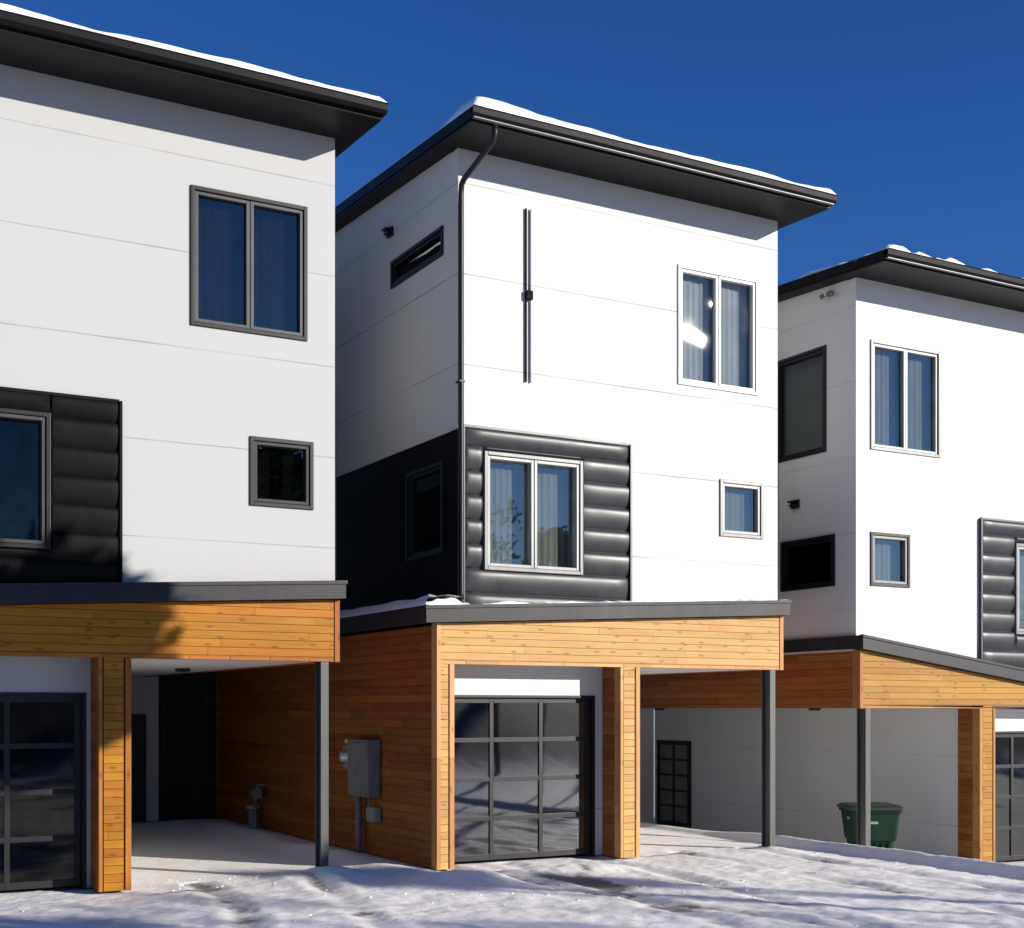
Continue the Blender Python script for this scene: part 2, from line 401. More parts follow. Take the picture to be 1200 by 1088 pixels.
    bm = BM(); roof_slab(bm, -OS, W+OS, -OF, DP+.4, 0, .03); link('soffit', bm, M['soffit'], H)
    bm = BM(); roof_slab(bm, -OS-.02, W+OS+.02, -OF-.02, DP+.42, .034, .17); link('roof', bm, M['fascia'], H)
    bm = BM()
    x0, x1 = sorted((s*(-OS-.03), s*(W+OS+.03))); v0 = -OF-.022; zg = zt+SL*v0
    prof = [(v0, zg+.045), (v0-.055, zg+.045), (v0-.085, zg+.085), (v0-.095, zg+.15), (v0-.105, zg+.165), (v0-.09, zg+.17), (v0-.078, zg+.15), (v0-.068, zg+.095), (v0, zg+.06)]
    a = [bm.verts.new((x0, *p)) for p in prof]; c = [bm.verts.new((x1, *p)) for p in prof]
    for i in range(len(prof)): j = (i+1) % len(prof); bm.faces.new((a[i], a[j], c[j], c[i]))
    bm.faces.new(a); bm.faces.new(c)
    link('gutter', bm, M['fascia'], H)
    if zt > 9.4:
        bm = BM(); box(bm, x0+.03, x1-.03, v0-.062, v0-.004, zg+.034, zg+.0445); link('drip_edge', bm, M['frame_grey'], H)
    # --- skirt roof between the storeys
    top = lambda u: lz-ls*u
    u0, u1, vf = -.06, US+.21, -.22
    def skirt(bm, u0, u1, v0, v1, d0, d1):
        P = lambda u, v, z: (s*u, v, z)
        hexa(bm, [P(u0, v0, top(u0)+d0), P(u1, v0, top(u1)+d0), P(u1, v1, top(u1)+d0), P(u0, v1, top(u0)+d0), P(u0, v0, top(u0)+d1), P(u1, v0, top(u1)+d1), P(u1, v1, top(u1)+d1), P(u0, v1, top(u0)+d1)])
    bm = BM(); skirt(bm, u0, u1, vf, .02, -LT, 0)
    skirt(bm, u0-.015, u1+.015, vf-.02, vf+.06, -.035, .008)
    skirt(bm, W-.02, u1, .021, DP+.05, -LT+.01, 0)
    skirt(bm, u0, .1, .021, DP+.05, -LT+.01, -.002)
    link('skirt_roof', bm, M['ledge'], H)
    bm = BM(); skirt(bm, .05, US-.02, .05, DP-.3, -LT-.15, -LT-.03); link('skirt_deck', bm, M['soffit'], H)
    # --- timber beam over the ground floor, tapering with the skirt roof
    BZ = 2.69; VB = -.1
    def cut(bm, u0, u1, v0, v1, z0, dz):
        P = lambda u, v, z: (s*u, v, z)
        hexa(bm, [P(u0, v0, z0), P(u1, v0, z0), P(u1, v1, z0), P(u0, v1, z0), P(u0, v0, top(u0)-dz), P(u1, v0, top(u1)-dz), P(u1, v1, top(u1)-dz), P(u0, v1, top(u0)-dz)])
    bm = BM(); cut(bm, .055, US-.052, VB, .05, BZ+.045, LT+.008); link('beam', bm, M[wood], H)
    bm = BM(); cut(bm, .055, US-.052, VB-.002, .05, BZ+.0, LT+.2)
    for v in bm.verts:
        if v.co.z > BZ+.01: v.co.z = BZ+.042
    cut(bm, -.02, .045, VB-.012, .05, BZ-.003, LT+.012)
    link('beam_trim', bm, M[trim], H)
    bm = BM(); cut(bm, -.015, .12, .053, DP, BZ+.002, LT+.03); link('side_beam', bm, M['wood_shade'], H)
    # --- ceiling of the carport
    bm = BM(); B(bm, .12, col_u[0]+.1, .053, DP-.2, BZ+.012, BZ+.08); link('carport_ceiling', bm, M['soffit_white'], H)
    bm = BM(); B(bm, col_u[1]-.1, US-.12, .053, .40, BZ+.09, BZ+.16); link('door_recess_ceiling', bm, M['soffit_white'], H)
    # --- timber columns
    def column(ua, ub, end=False):
        bm = BM(); B(bm, ua+.085, ub-(.052 if end else .06), VB+.004, .05, 0, BZ+.043); cc = link('timber_column', bm, M[wood], H)
        bm = BM(); B(bm, ua+.01, ub-(.19 if end else .01), .052, .375, 0, BZ+.06); link('column_side', bm, M['wood_shade'], cc)
        bm = BM(); B(bm, ua, ua+.068, VB-.008, .05, 0, BZ-.002, .004); link('corner_board', bm, M[trim], cc)
        if not end: bm = BM(); B(bm, ub-.045, ub, VB-.008, .05, 0, BZ-.002, .004); link('corner_board', bm, M[trim], cc)
    column(*col_u); column(US-.25, US, True)
    # --- garage: timber side wall, dividing wall, door wall, door
    bm = BM()
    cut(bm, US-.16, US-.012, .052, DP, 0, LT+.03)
    link('timber_side_wall', bm, M['wood_shade'], H)
    bm = BM(); B(bm, US-.05, US+.006, VB-.012, .05, 0, top(US)-LT-.006); link('corner_board', bm, M[trim], H); bm = BM(); B(bm, US-.014, US+.008, DP-.08, DP+.01, 0, top(US)-LT-.03); link('corner_board', bm, M['wood_shade'], H)
    dc = col_u[1]; du0, du1 = door_u; dh = 2.27
    bm = BM(); FD = Frame((0, .38, 0), (s, 0, 0), (0, -1, 0))
    wall(bm, FD, dc-.012, US-.17, 0, BZ+.088, [(du0, du1, -1, dh)], .1)
    link('door_wall', bm, wp, H)
    bm = BM(); B(bm, col_u[0]+.12, col_u[0]+.26, .38, DP-.2, -.02, BZ+.08); 
    B(bm, -.22, col_u[0]+.11, DP-.19, DP, 0, BZ+.4)
    link('carport_wall', bm, wp, H)
    bm = BM(); e = .005
    c = [(s*u, v, z) for v in (.50, 6) for u, z in ((du0-.05, 0.01), (du1+.05, 0.01), (du1+.05, dh+.1), (du0-.05, dh+.1))]
    vs = [bm.verts.new(q) for q in c]
    for f in ((4, 5, 6, 7), (0, 1, 5, 4), (1, 2, 6, 5), (2, 3, 7, 6), (3, 0, 4, 7)): bm.faces.new([vs[i] for i in f])
    link('garage_interior', bm, M['room'], H)
    bm = BM(); st = .075; z0, z1 = .02, dh-.015; u0d, u1d = du0+.02, du1-.02
    cw = (u1d-u0d-st)/3; rh_ = (z1-z0-st)/4
    bars = [(u0d+k*cw, u0d+k*cw+(st if k in (0, 3) else .06), z0, z1) for k in range(4)]
    for q in bars: FD.box(bm, q[0], q[1], -.09, -.045, q[2], q[3], .004)
    for r in range(5):
        for k in range(3): FD.box(bm, bars[k][1]+.001, bars[k+1][0]-.001, -.088, -.047, z0+r*rh_, z0+r*rh_+st*(.85 if 0 < r < 4 else 1.1), .004)
    g = link('garage_door', bm, M['black'], H)
    for r in range(4):
        for k in range(3):
            bm = BM(); t = random.uniform(-.002, .002)
            FD.box(bm, bars[k][1]-.01, bars[k+1][0]+.01, -.071+t, -.067-t*.5, z0+r*rh_+.04, z0+(r+1)*rh_+.02)
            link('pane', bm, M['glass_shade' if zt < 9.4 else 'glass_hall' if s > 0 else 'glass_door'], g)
    bm = BM()
    for q in ((du0-.03, du0+.015, 0, dh+.02), (du1-.015, du1+.03, 0, dh+.02)): FD.box(bm, q[0], q[1], -.06, .012, q[2], q[3])
    FD.box(bm, du0+.016, du1-.016, -.06, .012, dh-.013, dh+.02); link('door_jamb', bm, M['black'], g)
    # --- steel post at the open corner
    bm = BM(); B(bm, .12, .22, -.09, -.072, -.05, BZ+.01); B(bm, .12, .22, .092, .11, -.05, BZ+.01); B(bm, .163, .177, -.0725, .0925, -.05, BZ+.009); B(bm, .09, .25, -.12, .14, -.05, .02, .004); link('steel_post', bm, M['post'], H)
    # --- snow lying on the roof
    bm = BM(); g = []
    us = [-.285+ (W+.57)*i/70 for i in range(71)]; vs_ = [-.99+ .045*j for j in range(30)] + [.40+.46*j for j in range(21)]
    for i, u in enumerate(us):
        row = []
        for j, v in enumerate(vs_):
            e = min(u+.285, W+.285-u, v+.99, 9.95-v); fe = math.sqrt(max(0, 1-(1-min(1, e/.12))**2))
            n = noise.noise(Vec((u*1.1+snow_seed, v*1.1, 0)))*.5+.5+.16*noise.noise(Vec((u*4+snow_seed, v*4, 3)))
            hgt = .05+.09*n + .09*math.exp(-((u-(front_mound if s < 0 else .15))**2+(v+.7)**2)/.5) * (1 if clump == 0 else .6)
            if clump: hgt = max(-.03, hgt*1.2 - clump*(.5+.5*noise.noise(Vec((u*2.3+9, v*2.3, 5))) + .3*noise.noise(Vec((u*7, v*6, 2)))))
            wob = .018*noise.noise(Vec((u*5+snow_seed, v*5, 8)))
            row.append(bm.verts.new((s*(u), v+(wob if j == 0 else 0), zt+SL*v+.168+(hgt*fe if hgt > 0 else hgt))))
        g.append(row)
    for i in range(len(us)-1):
        for j in range(len(vs_)-1): bm.faces.new((g[i][j], g[i+1][j], g[i+1][j+1], g[i][j+1]))
    o = link('roof_snow', bm, M['snow'], None, True); o.location = (Xc, FY, Z0)
    for p in o.data.polygons:
        if p.normal.z < 0: p.flip()
    tag(o, snow_lab, 'snow', 'snow lying on the townhouse roofs', 'stuff')
    return H, FF, FL, FR, top
front_mound = 5.3

wA = ('frame_dark', 'frame_grey', 'glass'); 
# house nearest on the left
H1, *_ = house(6.31, -1, 0, 9.28, M['white_a'], 'wood_a', 'trim_a',
    'left townhouse with dimmed white walls and deep orange cedar, cut off by the frame', 
    [(.37, 1.84, 6.675, 8.345, 2, 'frame_dark', 'frame_mid', 'glass_dim', [(.42, 1.08, 6.72, 8.3), (1.13, 1.80, 6.72, 8.3)]),
     (.29, 1.11, 4.58, 5.425, 1, 'frame_dark', 'frame_dark', 'glass_dark', [(.40, .62, 4.66, 5.3), (.8, 1.05, 4.66, 5.3)])],
    (2.65, 5.40, 5.665, (3.45, 5.0, 3.9, 5.44, 2, 'frame_dark', 'frame_mid', 'glass_shade')),
    (3.69, .055), (3.0, 5.5), (2.56, 2.93), [], 'X', 'thick even layer of snow along the eave of the left house', 1.0)
# the middle house
H2, FF2, FL2, FR2, top2 = house(13.5, -1, 0, 9.52, M['white_b'], 'wood_b', 'trim_b',
    'middle townhouse with bright white walls, golden cedar beam and a black downpipe at its corner',
    [(.385, 1.875, 6.82, 8.565, 2, 'frame_white', 'frame_white', 'glass_soft', [(.46, 1.08, 6.9, 8.5), (1.18, 1.80, 6.9, 8.5)]),
     (.29, 1.11, 4.66, 5.505, 1, 'frame_grey', 'frame_light', 'glass', [(.4, 1.0, 4.7, 5.5)])],
    (2.71, 5.41, 5.85, (3.54, 5.09, 3.955, 5.54, 2, 'frame_grey', 'frame_light', 'glass', [(3.58, 4.27, 4.0, 5.5), (4.33, 5.06, 4.0, 5.5)])),
    (3.73, .05), (3.09, 5.57), (2.61, 2.94),
    [('win', .43, 2.14, 8.23, 8.63, 'L', 1, 'frame_dark', 'frame_dark', 'glass_dark'),
     ('win', .43, 1.61, 4.2, 5.45, 'L', 1, 'black', 'black', 'glass_dark', [(1.42, 1.56, 4.25, 4.9)]),  # narrow pale strip stands for the neighbour wall mirrored in the pane
     ('vent', 2.06, 2.24, 9.00, 9.13, 'L')],
    'L', 'thick snow heaped at the corner of the middle house roof', 4.0)
# the right house, mirrored and one step lower
H3, FF3, FL3, FR3, top3 = house(15.1, 1, -.58, 9.5, M['white_c'], 'wood_c', 'trim_c',
    'right townhouse, mirrored and set lower, with an open carport and patchy roof snow',
    [(.30, 1.85, 6.81, 8.56, 2, 'frame_grey', 'frame_light', 'glass', [(.38, 1.02, 6.9, 8.5), (1.12, 1.78, 6.9, 8.5)]),
     (.30, 1.16, 4.64, 5.5, 1, 'frame_dark', 'frame_grey', 'glass', [(.4, 1.05, 4.7, 5.45)])],
    (2.76, 5.41, 5.88, (3.60, 5.15, 3.955, 5.51, 2, 'frame_grey', 'frame_light', 'glass', [(3.64, 4.36, 4.0, 5.5), (4.5, 5.1, 4.0, 5.5)])),
    (3.83, .13), (3.30, 5.62), (2.67, 3.04),
    [('win', .67, 1.93, 6.86, 8.59, 'R', 1, 'black', 'black', 'glass', [(.75, 1.85, 6.9, 8.5)]),
     ('win', .47, 1.78, 4.66, 5.50, 'R', 1, 'black', 'black', 'glass_dark', [(.52, .66, 4.7, 5.4)]),
     ('vent', 1.31, 1.50, 6.03, 6.17, 'R'), ('lamp', .50, .60, 9.34, 9.42, 'R')],
    'R', 'patchy clumps of snow on the right house roof', 11.0, clump=.17)

# downpipe of the middle house
x = -5.41
bm = BM(); tube(bm, [(x, -.94, 9.47), (x, -.94, 9.36), (x, -.90, 9.29), (x-.01, -.5, 9.17), (x-.03, -.16, 9.06), (x-.04, -.10, 9.0), (x-.04, -.085, 8.88), (x-.04, -.085, 3.62), (x-.05, -.12, 3.53), (x-.1, -.2, 3.49)], .038, 12)
dp = link('downpipe', bm, M['black'], H2, True)
for z in (6.4,):
    bm = BM(); box(bm, x-.082, x+.002, -.127, -.002, z, z+.025, .003); link('pipe_strap', bm, M['black'], dp)
bm = BM(); box(bm, -5.452, -5.40, -.022, .0, 5.86, 8.8); link('corner_bead', bm, M['frame_grey'], H2)
# tall twin-rod wall light
bm = BM(); box(bm, -4.44, -4.34, -.07, 0, 7.66, 7.78, .008); wl = link('wall_light', bm, M['black_flat'], H2)
for dx in (-.038, .038):
    for z0, z1 in ((6.54, 7.655), (7.785, 8.9)):
        bm = BM(); box(bm, -4.39+dx-.010, -4.39+dx+.010, -.034, -.012, z0, z1, .003)
        box(bm, -4.39+dx-.006, -4.39+dx+.006, -.0121, 0, z1-.1, z1-.08); box(bm, -4.39+dx-.006, -4.39+dx+.006, -.0121, 0, z0+.08, z0+.1)
        link('light_rod', bm, M['black_flat'] if dx < 0 else M['frame_grey'], wl)
# electricity meter on the timber side of the middle house  (face looks towards -X at x=-5.81)
X0 = -5.81
bm = BM(); box(bm, X0-.2, X0-.003, 1.72, 2.45, .84, 1.66, .012); box(bm, X0-.215, X0-.2, 1.75, 2.42, .88, 1.62, .006)
em = link('electric_meter_box', bm, M['meter'], H2)
bm = BM(); tube(bm, [(X0-.02, 2.66, 1.40), (X0-.16, 2.66, 1.40), (X0-.17, 2.66, 1.40), (X0-.24, 2.66, 1.40)], .1, 20, [.10, .10, .085, .075]); box(bm, X0-.14, X0-.003, 2.46, 2.8, 1.22, 1.56, .01)
link('meter_dial', bm, M['chrome'], em, True)
bm = BM(); box(bm, X0-.205, X0-.1, 2.455, 2.56, 1.60, 1.65); link('yellow_tag', bm, M['yellow'], em)
bm = BM(); tube(bm, [(X0-.1, 2.28, .85), (X0-.1, 2.28, -.03)], .05, 14); tube(bm, [(X0-.1, 2.28, .50), (X0-.1, 2.28, .44)], .062, 14); link('conduit', bm, M['meter'], em, True)
bm = BM(); tube(bm, [(X0-.08, 1.93, .85), (X0-.08, 1.93, .68)], .022, 10); link('small_conduit', bm, M['meter'], em, True)
bm = BM(); box(bm, X0-.11, X0-.003, 1.70, 1.99, .49, .70, .012); box(bm, X0-.122, X0-.11, 1.72, 1.97, .51, .68, .004); link('junction_box', bm, M['frame_light'], H2)
# round lamps under the carport ceilings
def clamp(H, x, y, z):
    bm = BM(); tube(bm, [(x, y, z), (x, y, z-.035), (x, y, z-.05)], .1, 20, [.11, .11, .08]); link('ceiling_lamp', bm, M['black'], H)
clamp(H1, -.85, 3.9, 2.70)
clamp(H3, 1.35, 2.45, 2.70); clamp(H3, 1.35, 7.2, 2.70)
# glazed back door in the dividing wall of the right house
FW = Frame((2.79, 0, 0), (0, 1, 0), (-1, 0, 0)); bm = BM()
d0, d1, e1 = 8.0, 9.25, 1.97
for q in ((d0, d0+.1, 0, e1), (d1-.1, d1, 0, e1), (d0+.1, d1-.1, 0, .16), (d0+.1, d1-.1, e1-.1, e1)): FW.box(bm, q[0], q[1], .002, .05, q[2], q[3], .004)
for k in range(1, 5): FW.box(bm, d0+.1, d1-.1, .004, .042, .16+k*.345-.02, .16+k*.345+.03)
FW.box(bm, (d0+d1)/2-.02, (d0+d1)/2+.02, .003, .044, .16, e1-.1)
bd = link('back_door', bm, M['black'], H3)
bm = BM(); FW.box(bm, d0+.1, d1-.1, .008, .016, .16, e1-.1); link('pane', bm, M['frame_grey'], bd)
bm = BM(); tube(bm, [FW.p(d0+.05, .05, .98), FW.p(d0+.05, .10, .98), FW.p(d0+.16, .10, .98)], .012, 8); link('handle', bm, M['frame_grey'], bd)
# back door of the left house
bm = BM(); box(bm, -1.0, -.02, DPB := 9.36, 9.40, 0, 2.0); link('back_door', bm, M['black'], H1)

# thin snow on the skirt roofs of the middle house
bm = BM(); g = []
for i in range(181):
    u = -.05+6.06*i/180; row = []
    for j, v in enumerate((-.235, -.225, -.19, -.14, -.09, -.04, -.005)):
        n = noise.noise(Vec((u*2.2, v*6, 4)))+.6*noise.noise(Vec((u*8, v*9, 1)))
        h = (.012+.035*n + (.05 if u > 5.4 else 0)*(.5+n)) * (0 if j == 0 else .6 if j == 1 else 1)
        row.append(bm.verts.new((-u, v, top2(u)+.009+max(-.02, h))))
    g.append(row)
for i in range(180):
    for j in range(6): bm.faces.new((g[i][j], g[i+1][j], g[i+1][j+1], g[i][j+1]))
o = link('ledge_snow', bm, M['snow'], None, True); o.location = (13.5, FY, 0)
for p in o.data.polygons:
    if p.normal.z < 0: p.flip()
tag(o, 'thin broken line of snow on the grey ledge of the middle house', 'snow', None, 'stuff')
bm = BM(); g = []
for i in range(161):
    v = -.2+9.6*i/160; row = []
    for j, u in enumerate((5.47, 5.55, 5.7, 5.85, 5.97, 6.03)):
        n = noise.noise(Vec((v*1.6, u*5, 7))); h = .12+.05*n
        row.append(bm.verts.new((-u, v, top2(u)+.009+max(0.0, h*(0 if j == 5 else 1)))))
    g.append(row)
for i in range(160):
    for j in range(5): bm.faces.new((g[i][j], g[i+1][j], g[i+1][j+1], g[i][j+1]))
o = link('ledge_snow', bm, M['snow'], None, True); o.location = (13.5, FY, 0)
for p in o.data.polygons:
    if p.normal.z < 0: p.flip()
tag(o, 'snow on the shaded side ledge between the left and middle houses', 'snow', None, 'stuff')

# ------------------------------------------------------------------ wheelie bin
T = thing('wheelie_bin', 'green wheeled rubbish bin behind the steel post in the right carport', 'bin', (16.42, 16.85, -.58))
T.rotation_euler = (0, 0, R(-28))
def ring(bm, hx, hy, z, r=.06, oy=0):
    vs = []
    for cx_, cy_, a0 in ((1, 1, 0), (-1, 1, 90), (-1, -1, 180), (1, -1, 270)):
        for k in range(5):
            a = R(a0+k*22.5); vs.append(bm.verts.new((cx_*(hx-r)+r*math.cos(a), oy+cy_*(hy-r)+r*math.sin(a), z)))
    return vs
def loft(bm, rings):
    for q in range(len(rings)-1):
        n = len(rings[q])
        for k in range(n): bm.faces.new((rings[q][k], rings[q][(k+1) % n], rings[q+1][(k+1) % n], rings[q+1][k]))
    bm.faces.new(rings[0]); bm.faces.new(rings[-1])
bm = BM(); loft(bm, [ring(bm, .29, .30, .03), ring(bm, .31, .32, .10), ring(bm, .32, .33, .45), ring(bm, .345, .36, .47), ring(bm, .355, .37, .52), ring(bm, .40, .41, .93), ring(bm, .43, .44, .94), ring(bm, .43, .44, .99)])
for k in range(-2, 3): box(bm, k*.11-.015, k*.11+.015, -.378, -.33, .15, .44)
body = link('bin_body', bm, M['green'], T)
bm = BM(); loft(bm, [ring(bm, .455, .47, .992, .07), ring(bm, .46, .475, 1.03, .08), ring(bm, .40, .42, 1.07, .1), ring(bm, .2, .25, 1.085, .1)]); box(bm, -.3, .3, .47, .55, .98, 1.02, .015)
link('bin_lid', bm, M['green_dark'], T)
for sx in (-1, 1):
    bm = BM(); tube(bm, [(sx*.30, .34, .12), (sx*.37, .34, .12)], .12, 20); link('wheel', bm, M['rubber'], T)
bm = BM(); tube(bm, [(-.32, .47, .93), (-.3, .54, .95), (.3, .54, .95), (.32, .47, .93)], .016, 8); link('handle', bm, M['green_dark'], T)
bm = BM(); box(bm, -.401, -.385, -.17, -.02, .82, .86); box(bm, -.12, .02, -.405, -.384, .76, .80); link('sticker', bm, M['frame_light'], T)

# ------------------------------------------------------------------ gas meter at the foot of the timber wall
T = thing('gas_meter', 'small grey gas meter with a pale cap by the dark timber wall', 'gas meter', (7.50, 22.6, 0))
bm = BM(); tube(bm, [(0, 0, -.05), (0, 0, .36)], .085, 14); link('riser', bm, M['meter'], T, True)
bm = BM(); tube(bm, [(0, 0, .36), (0, 0, .40), (0, 0, .43)], .12, 16, [.12, .12, .08]); link('cap', bm, M['frame_light'], T)
bm = BM(); tube(bm, [(.0, -.12, .0), (0, -.14, .7), (.05, -.14, .78), (.17, -.14, .78)], .02, 8); box(bm, -.06, .08, -.24, -.06, .55, .72, .02); link('regulator', bm, M['meter'], T)

# ------------------------------------------------------------------ dark fence closing the gap behind
T = thing('privacy_fence', 'tall black timber fence closing the gap behind the left carport', 'fence', (7.1, 25.45, 0))
bm = BM()
for k in range(9): box(bm, -1.25+k*.28, -1.25+k*.28+.277, 0, .03, -.1, 3.5+.02*math.sin(k*3), .004)
link('boards', bm, M['fence'], T)
bm = BM()
for z in (.4, 1.8, 3.1): box(bm, -1.3, 1.3, .032, .08, z, z+.1)
link('rails', bm, M['fence'], T)
for xx in (-1.2, 1.15):
    bm = BM(); box(bm, xx, xx+.1, .082, .18, -.1, 3.4); link('post', bm, M['fence'], T)

# ------------------------------------------------------------------ ground
def sm(a, b, x):
    t = max(0, min(1, (x-a)/(b-a))); return t*t*(3-2*t)
RUTS = [(9.0, .035, .16), (10.3, .030, .16), (4.6, .05, .16), (5.9, .055, .15), (11.9, .02, .14), (13.1, .015, .14), (1.6, .07, .16), (8.1, -.05, .12)]
def gz(x, y):
    near = 1-sm(40, 60, abs(x)+abs(y))
    z = 0.0; w = 0.0
    z += -.58*sm(14.45, 15.0, x) if y > -5 else -.58*sm(14.45, 15, x)*(1-sm(5, 20, -y))
    z += -.10*sm(6, 2, y)*0
    if near > 0:
        n = noise.noise(Vec((x*.9, y*.6, 0)))*.5 + noise.noise(Vec((x*2.6, y*2.2, 4)))*.3 + noise.noise(Vec((x*7, y*7, 9)))*.14
        inside = sm(16.1, 16.6, y)
        open_ = 1-inside
        z += (.026*n)*(.25+.75*open_)*near - .03
        if y > 15.0: pass
        # lip of snow along the drop to the lower drive
        lip = math.exp(-((x-14.40-.05*noise.noise(Vec((y*.8, 0, 2))))/.16)**2)*sm(19.0, 17.0, y)
        z += .085*lip; z += -.06*sm(13.2, 14.15, x)*(1-sm(14.2, 14.4, x))
        # bank against the timber wall of the middle house
        z += .11*math.exp(-((x-7.25)/.34)**2)*sm(15.0, 15.5, y)*sm(26, 23, y)*(.7+.6*noise.noise(Vec((x, y*1.5, 1))))
        z += .15*math.exp(-(((x-6.2)/.55)**2+((y-15.75)/.55)**2)) + .05*math.exp(-(((x-13.3)/.5)**2+((y-15.7)/.4)**2))
        z += (.011*noise.noise(Vec((x*9, y*8, 40)))+.007*noise.noise(Vec((x*19, y*19, 44))))*sm(17.5, 15.8, y)
        z += .13*math.exp(-(((x-7.4)/.75)**2+((y-14.75)/.45)**2)) 
        z += .09*math.exp(-(((x-9.2)/1.0)**2+((y-14.9)/.30)**2)) 
        # trampled, ploughed strip nearer the street
        z += .018*sm(15.2, 13.4, y)*noise.noise(Vec((x*3.1+y*.6, y*2.4, 12)))
        for x0, k, wd in RUTS:
            c = x0 - k*(16.5-y)*abs(16.5-y)*.55 + .12*noise.noise(Vec((x0, y*.35, 3)))
            d = (x-c)/wd
            if abs(d) < 4 and y < 16.3:
                a = (.55+.45*noise.noise(Vec((x0*3, y*.7, 5))))
                z += (-.034*math.exp(-d*d)+.018*math.exp(-(abs(d)-1.7)**2*2.5))*a
                w = max(w, math.exp(-d*d*.9)*max(0, a-.05)*1.15)
        # thin worn places
        w += .35*sm(.1, .5, noise.noise(Vec((x*.7+5, y*.9, 21))))*sm(8, 10, y)
        w -= .25*inside
        w -= .35*math.exp(-(((x-9.4)/1.7)**2+((y-15.3)/.55)**2))
        for bx, by, lx, ly, rot, amt in ((8.75, 14.1, .26, 1.2, .25, .95), (7.2, 13.2, .9, .10, .35, .5), (5.0, 13.0, 1.1, .10, -.1, .55), (8.2, 15.2, .5, .12, 0, .6), (9.3, 14.6, .16, .9, -.5, .5), (11.4, 15.95, .7, .07, -.08, .9), (4.25, 15.55, .5, .06, .1, .95), (3.4, 13.9, .9, .16, .5, .5), (12.2, 12.6, .14, 1.0, .3, .5), (6.9, 15.35, .4, .08, -.6, .5), (11.2, 12.2, .12, .9, .5, .45)):
            dx = x-bx; dy = y-by; c_ = math.cos(rot); s_ = math.sin(rot)
            q = ((dx*c_+dy*s_)/lx)**2+((-dx*s_+dy*c_)/ly)**2
            if q < 6: w += amt*math.exp(-q*(.8+.6*noise.noise(Vec((x*5, y*5, 3)))))
    if y < -6: # slope across the street
        d = -6-y; w += .75*sm(-.25, .35, noise.noise(Vec((x*.12, y*.10, 31))))*sm(0, 12, d)+1.0*sm(0, 12, d); z += .15*min(d, 66)*sm(0, 14, d) + 1.2*noise.noise(Vec((x*.04, y*.05, 3)))*sm(0, 25, d) + .35*noise.noise(Vec((x*.2, y*.2, 7)))*sm(0, 10, d)
    if y > 40: z += .0
    return z, w
def axis(f0, f1, step, far, g=1.22):
    a = []; x = f0
    while x <= f1+1e-6: a.append(x); x += step
    st = step
    while a[-1] < far: st *= g; a.append(a[-1]+st)
    st = step; lo = [f0]
    while lo[-1] > -far: st *= g; lo.append(lo[-1]-st)
    return lo[:0:-1]+a
xs = axis(0.6, 16.0, .055, 900); ys = axis(8.4, 19.0, .055, 900)
ys = sorted(set(ys)); bm = None
verts = []; wear = []; faces = []
for x_ in xs:
    for y_ in ys:
        z, w = gz(x_, y_); verts.append((x_, y_, z)); wear.append(w)
NY = len(ys)
for i in range(len(xs)-1):
    for j in range(NY-1): a = i*NY+j; faces.append((a, a+NY, a+NY+1, a+1))
me = bpy.data.meshes.new('snowy_ground'); me.from_pydata(verts, [], faces)
at = me.attributes.new('wear', 'FLOAT', 'POINT'); at.data.foreach_set('value', wear)
me.materials.append(M['ground'])
for p in me.polygons: p.use_smooth = True
o = bpy.data.objects.new('snowy_ground', me); C.objects.link(o); tag(o, 'snow covered drive with tyre tracks and thin worn places', 'ground', None, 'structure')

# crumbs of snow scattered on the drive
bm = BM()
for k in range(130):
    y = random.uniform(9.5, 16.0); x = random.uniform(2, 14.2)
    c = [(7.0, 13.6, 2.2, .8), (10, 12.5, 1.8, 1.0), (13.9, 14.5, .4, 2.5), (5.2, 16.2, 1.5, .6)]
    if k % 12: q = random.choice(c); x = random.gauss(q[0], q[2]*.6); y = random.gauss(q[1], q[3]*.6)
    if x > 14.4 or y > 17: continue
    r = random.uniform(.008, .024)
    mt = bmesh.ops.create_icosphere(bm, subdivisions=1, radius=r)
    z = gz(x, y)[0]
    for v in mt['verts']:
        v.co = Vec((v.co.x*random.uniform(.7, 1.4)+x, v.co.y*random.uniform(.7, 1.4)+y, v.co.z*random.uniform(.3, .7)+z+.002))
tag(link('snow_crumbs', bm, M['snow'], None, False), 'loose crumbs of snow scattered over the drive', 'snow', None, 'stuff')

# ------------------------------------------------------------------ trees (across the street and beside the view)
def conifer_mesh(seed, h, rad, base=.12, n=1500):
    rd = random.Random(seed); bm = BM()
    for k in range(n):
        t = rd.random()**.75; z = h*(base+(1-base)*t); r0 = rad*(1-t)**.85*(.75+.25*math.sin(z*9+seed))
        a = rd.uniform(0, 2*PI); r = r0*math.sqrt(rd.uniform(.15, 1.0))
        p = Vec((r*math.cos(a), r*math.sin(a), z-r*.25)); sz = rd.uniform(.18, .42)*(1-.5*t)*h/8
        d = Vec((math.cos(a), math.sin(a), rd.uniform(-.5, .1))).normalized(); q = d.cross(Vec((0, 0, 1))).normalized()*sz*.4
        up = Vec((0, 0, rd.uniform(-.1, .2)*sz))
        vs = [bm.verts.new(p-d*sz*.5+up), bm.verts.new(p+q), bm.verts.new(p+d*sz), bm.verts.new(p-q)]
        bm.faces.new(vs)
    me = bpy.data.meshes.new('crown'); bm.to_mesh(me); bm.free(); me.materials.append(M['needles'])
    bm = BM(); tube(bm, [(0, 0, -.4), (0, 0, h*.4), (0, 0, h*.97)], .1, 8, [h*.018, h*.012, .01])
    mt = bpy.data.meshes.new('trunk'); bm.to_mesh(mt); bm.free(); mt.materials.append(M['bark'])
    return me, mt
cm = [conifer_mesh(1, 8.5, 1.9), conifer_mesh(2, 7.0, 1.6), conifer_mesh(3, 10, 2.1)]
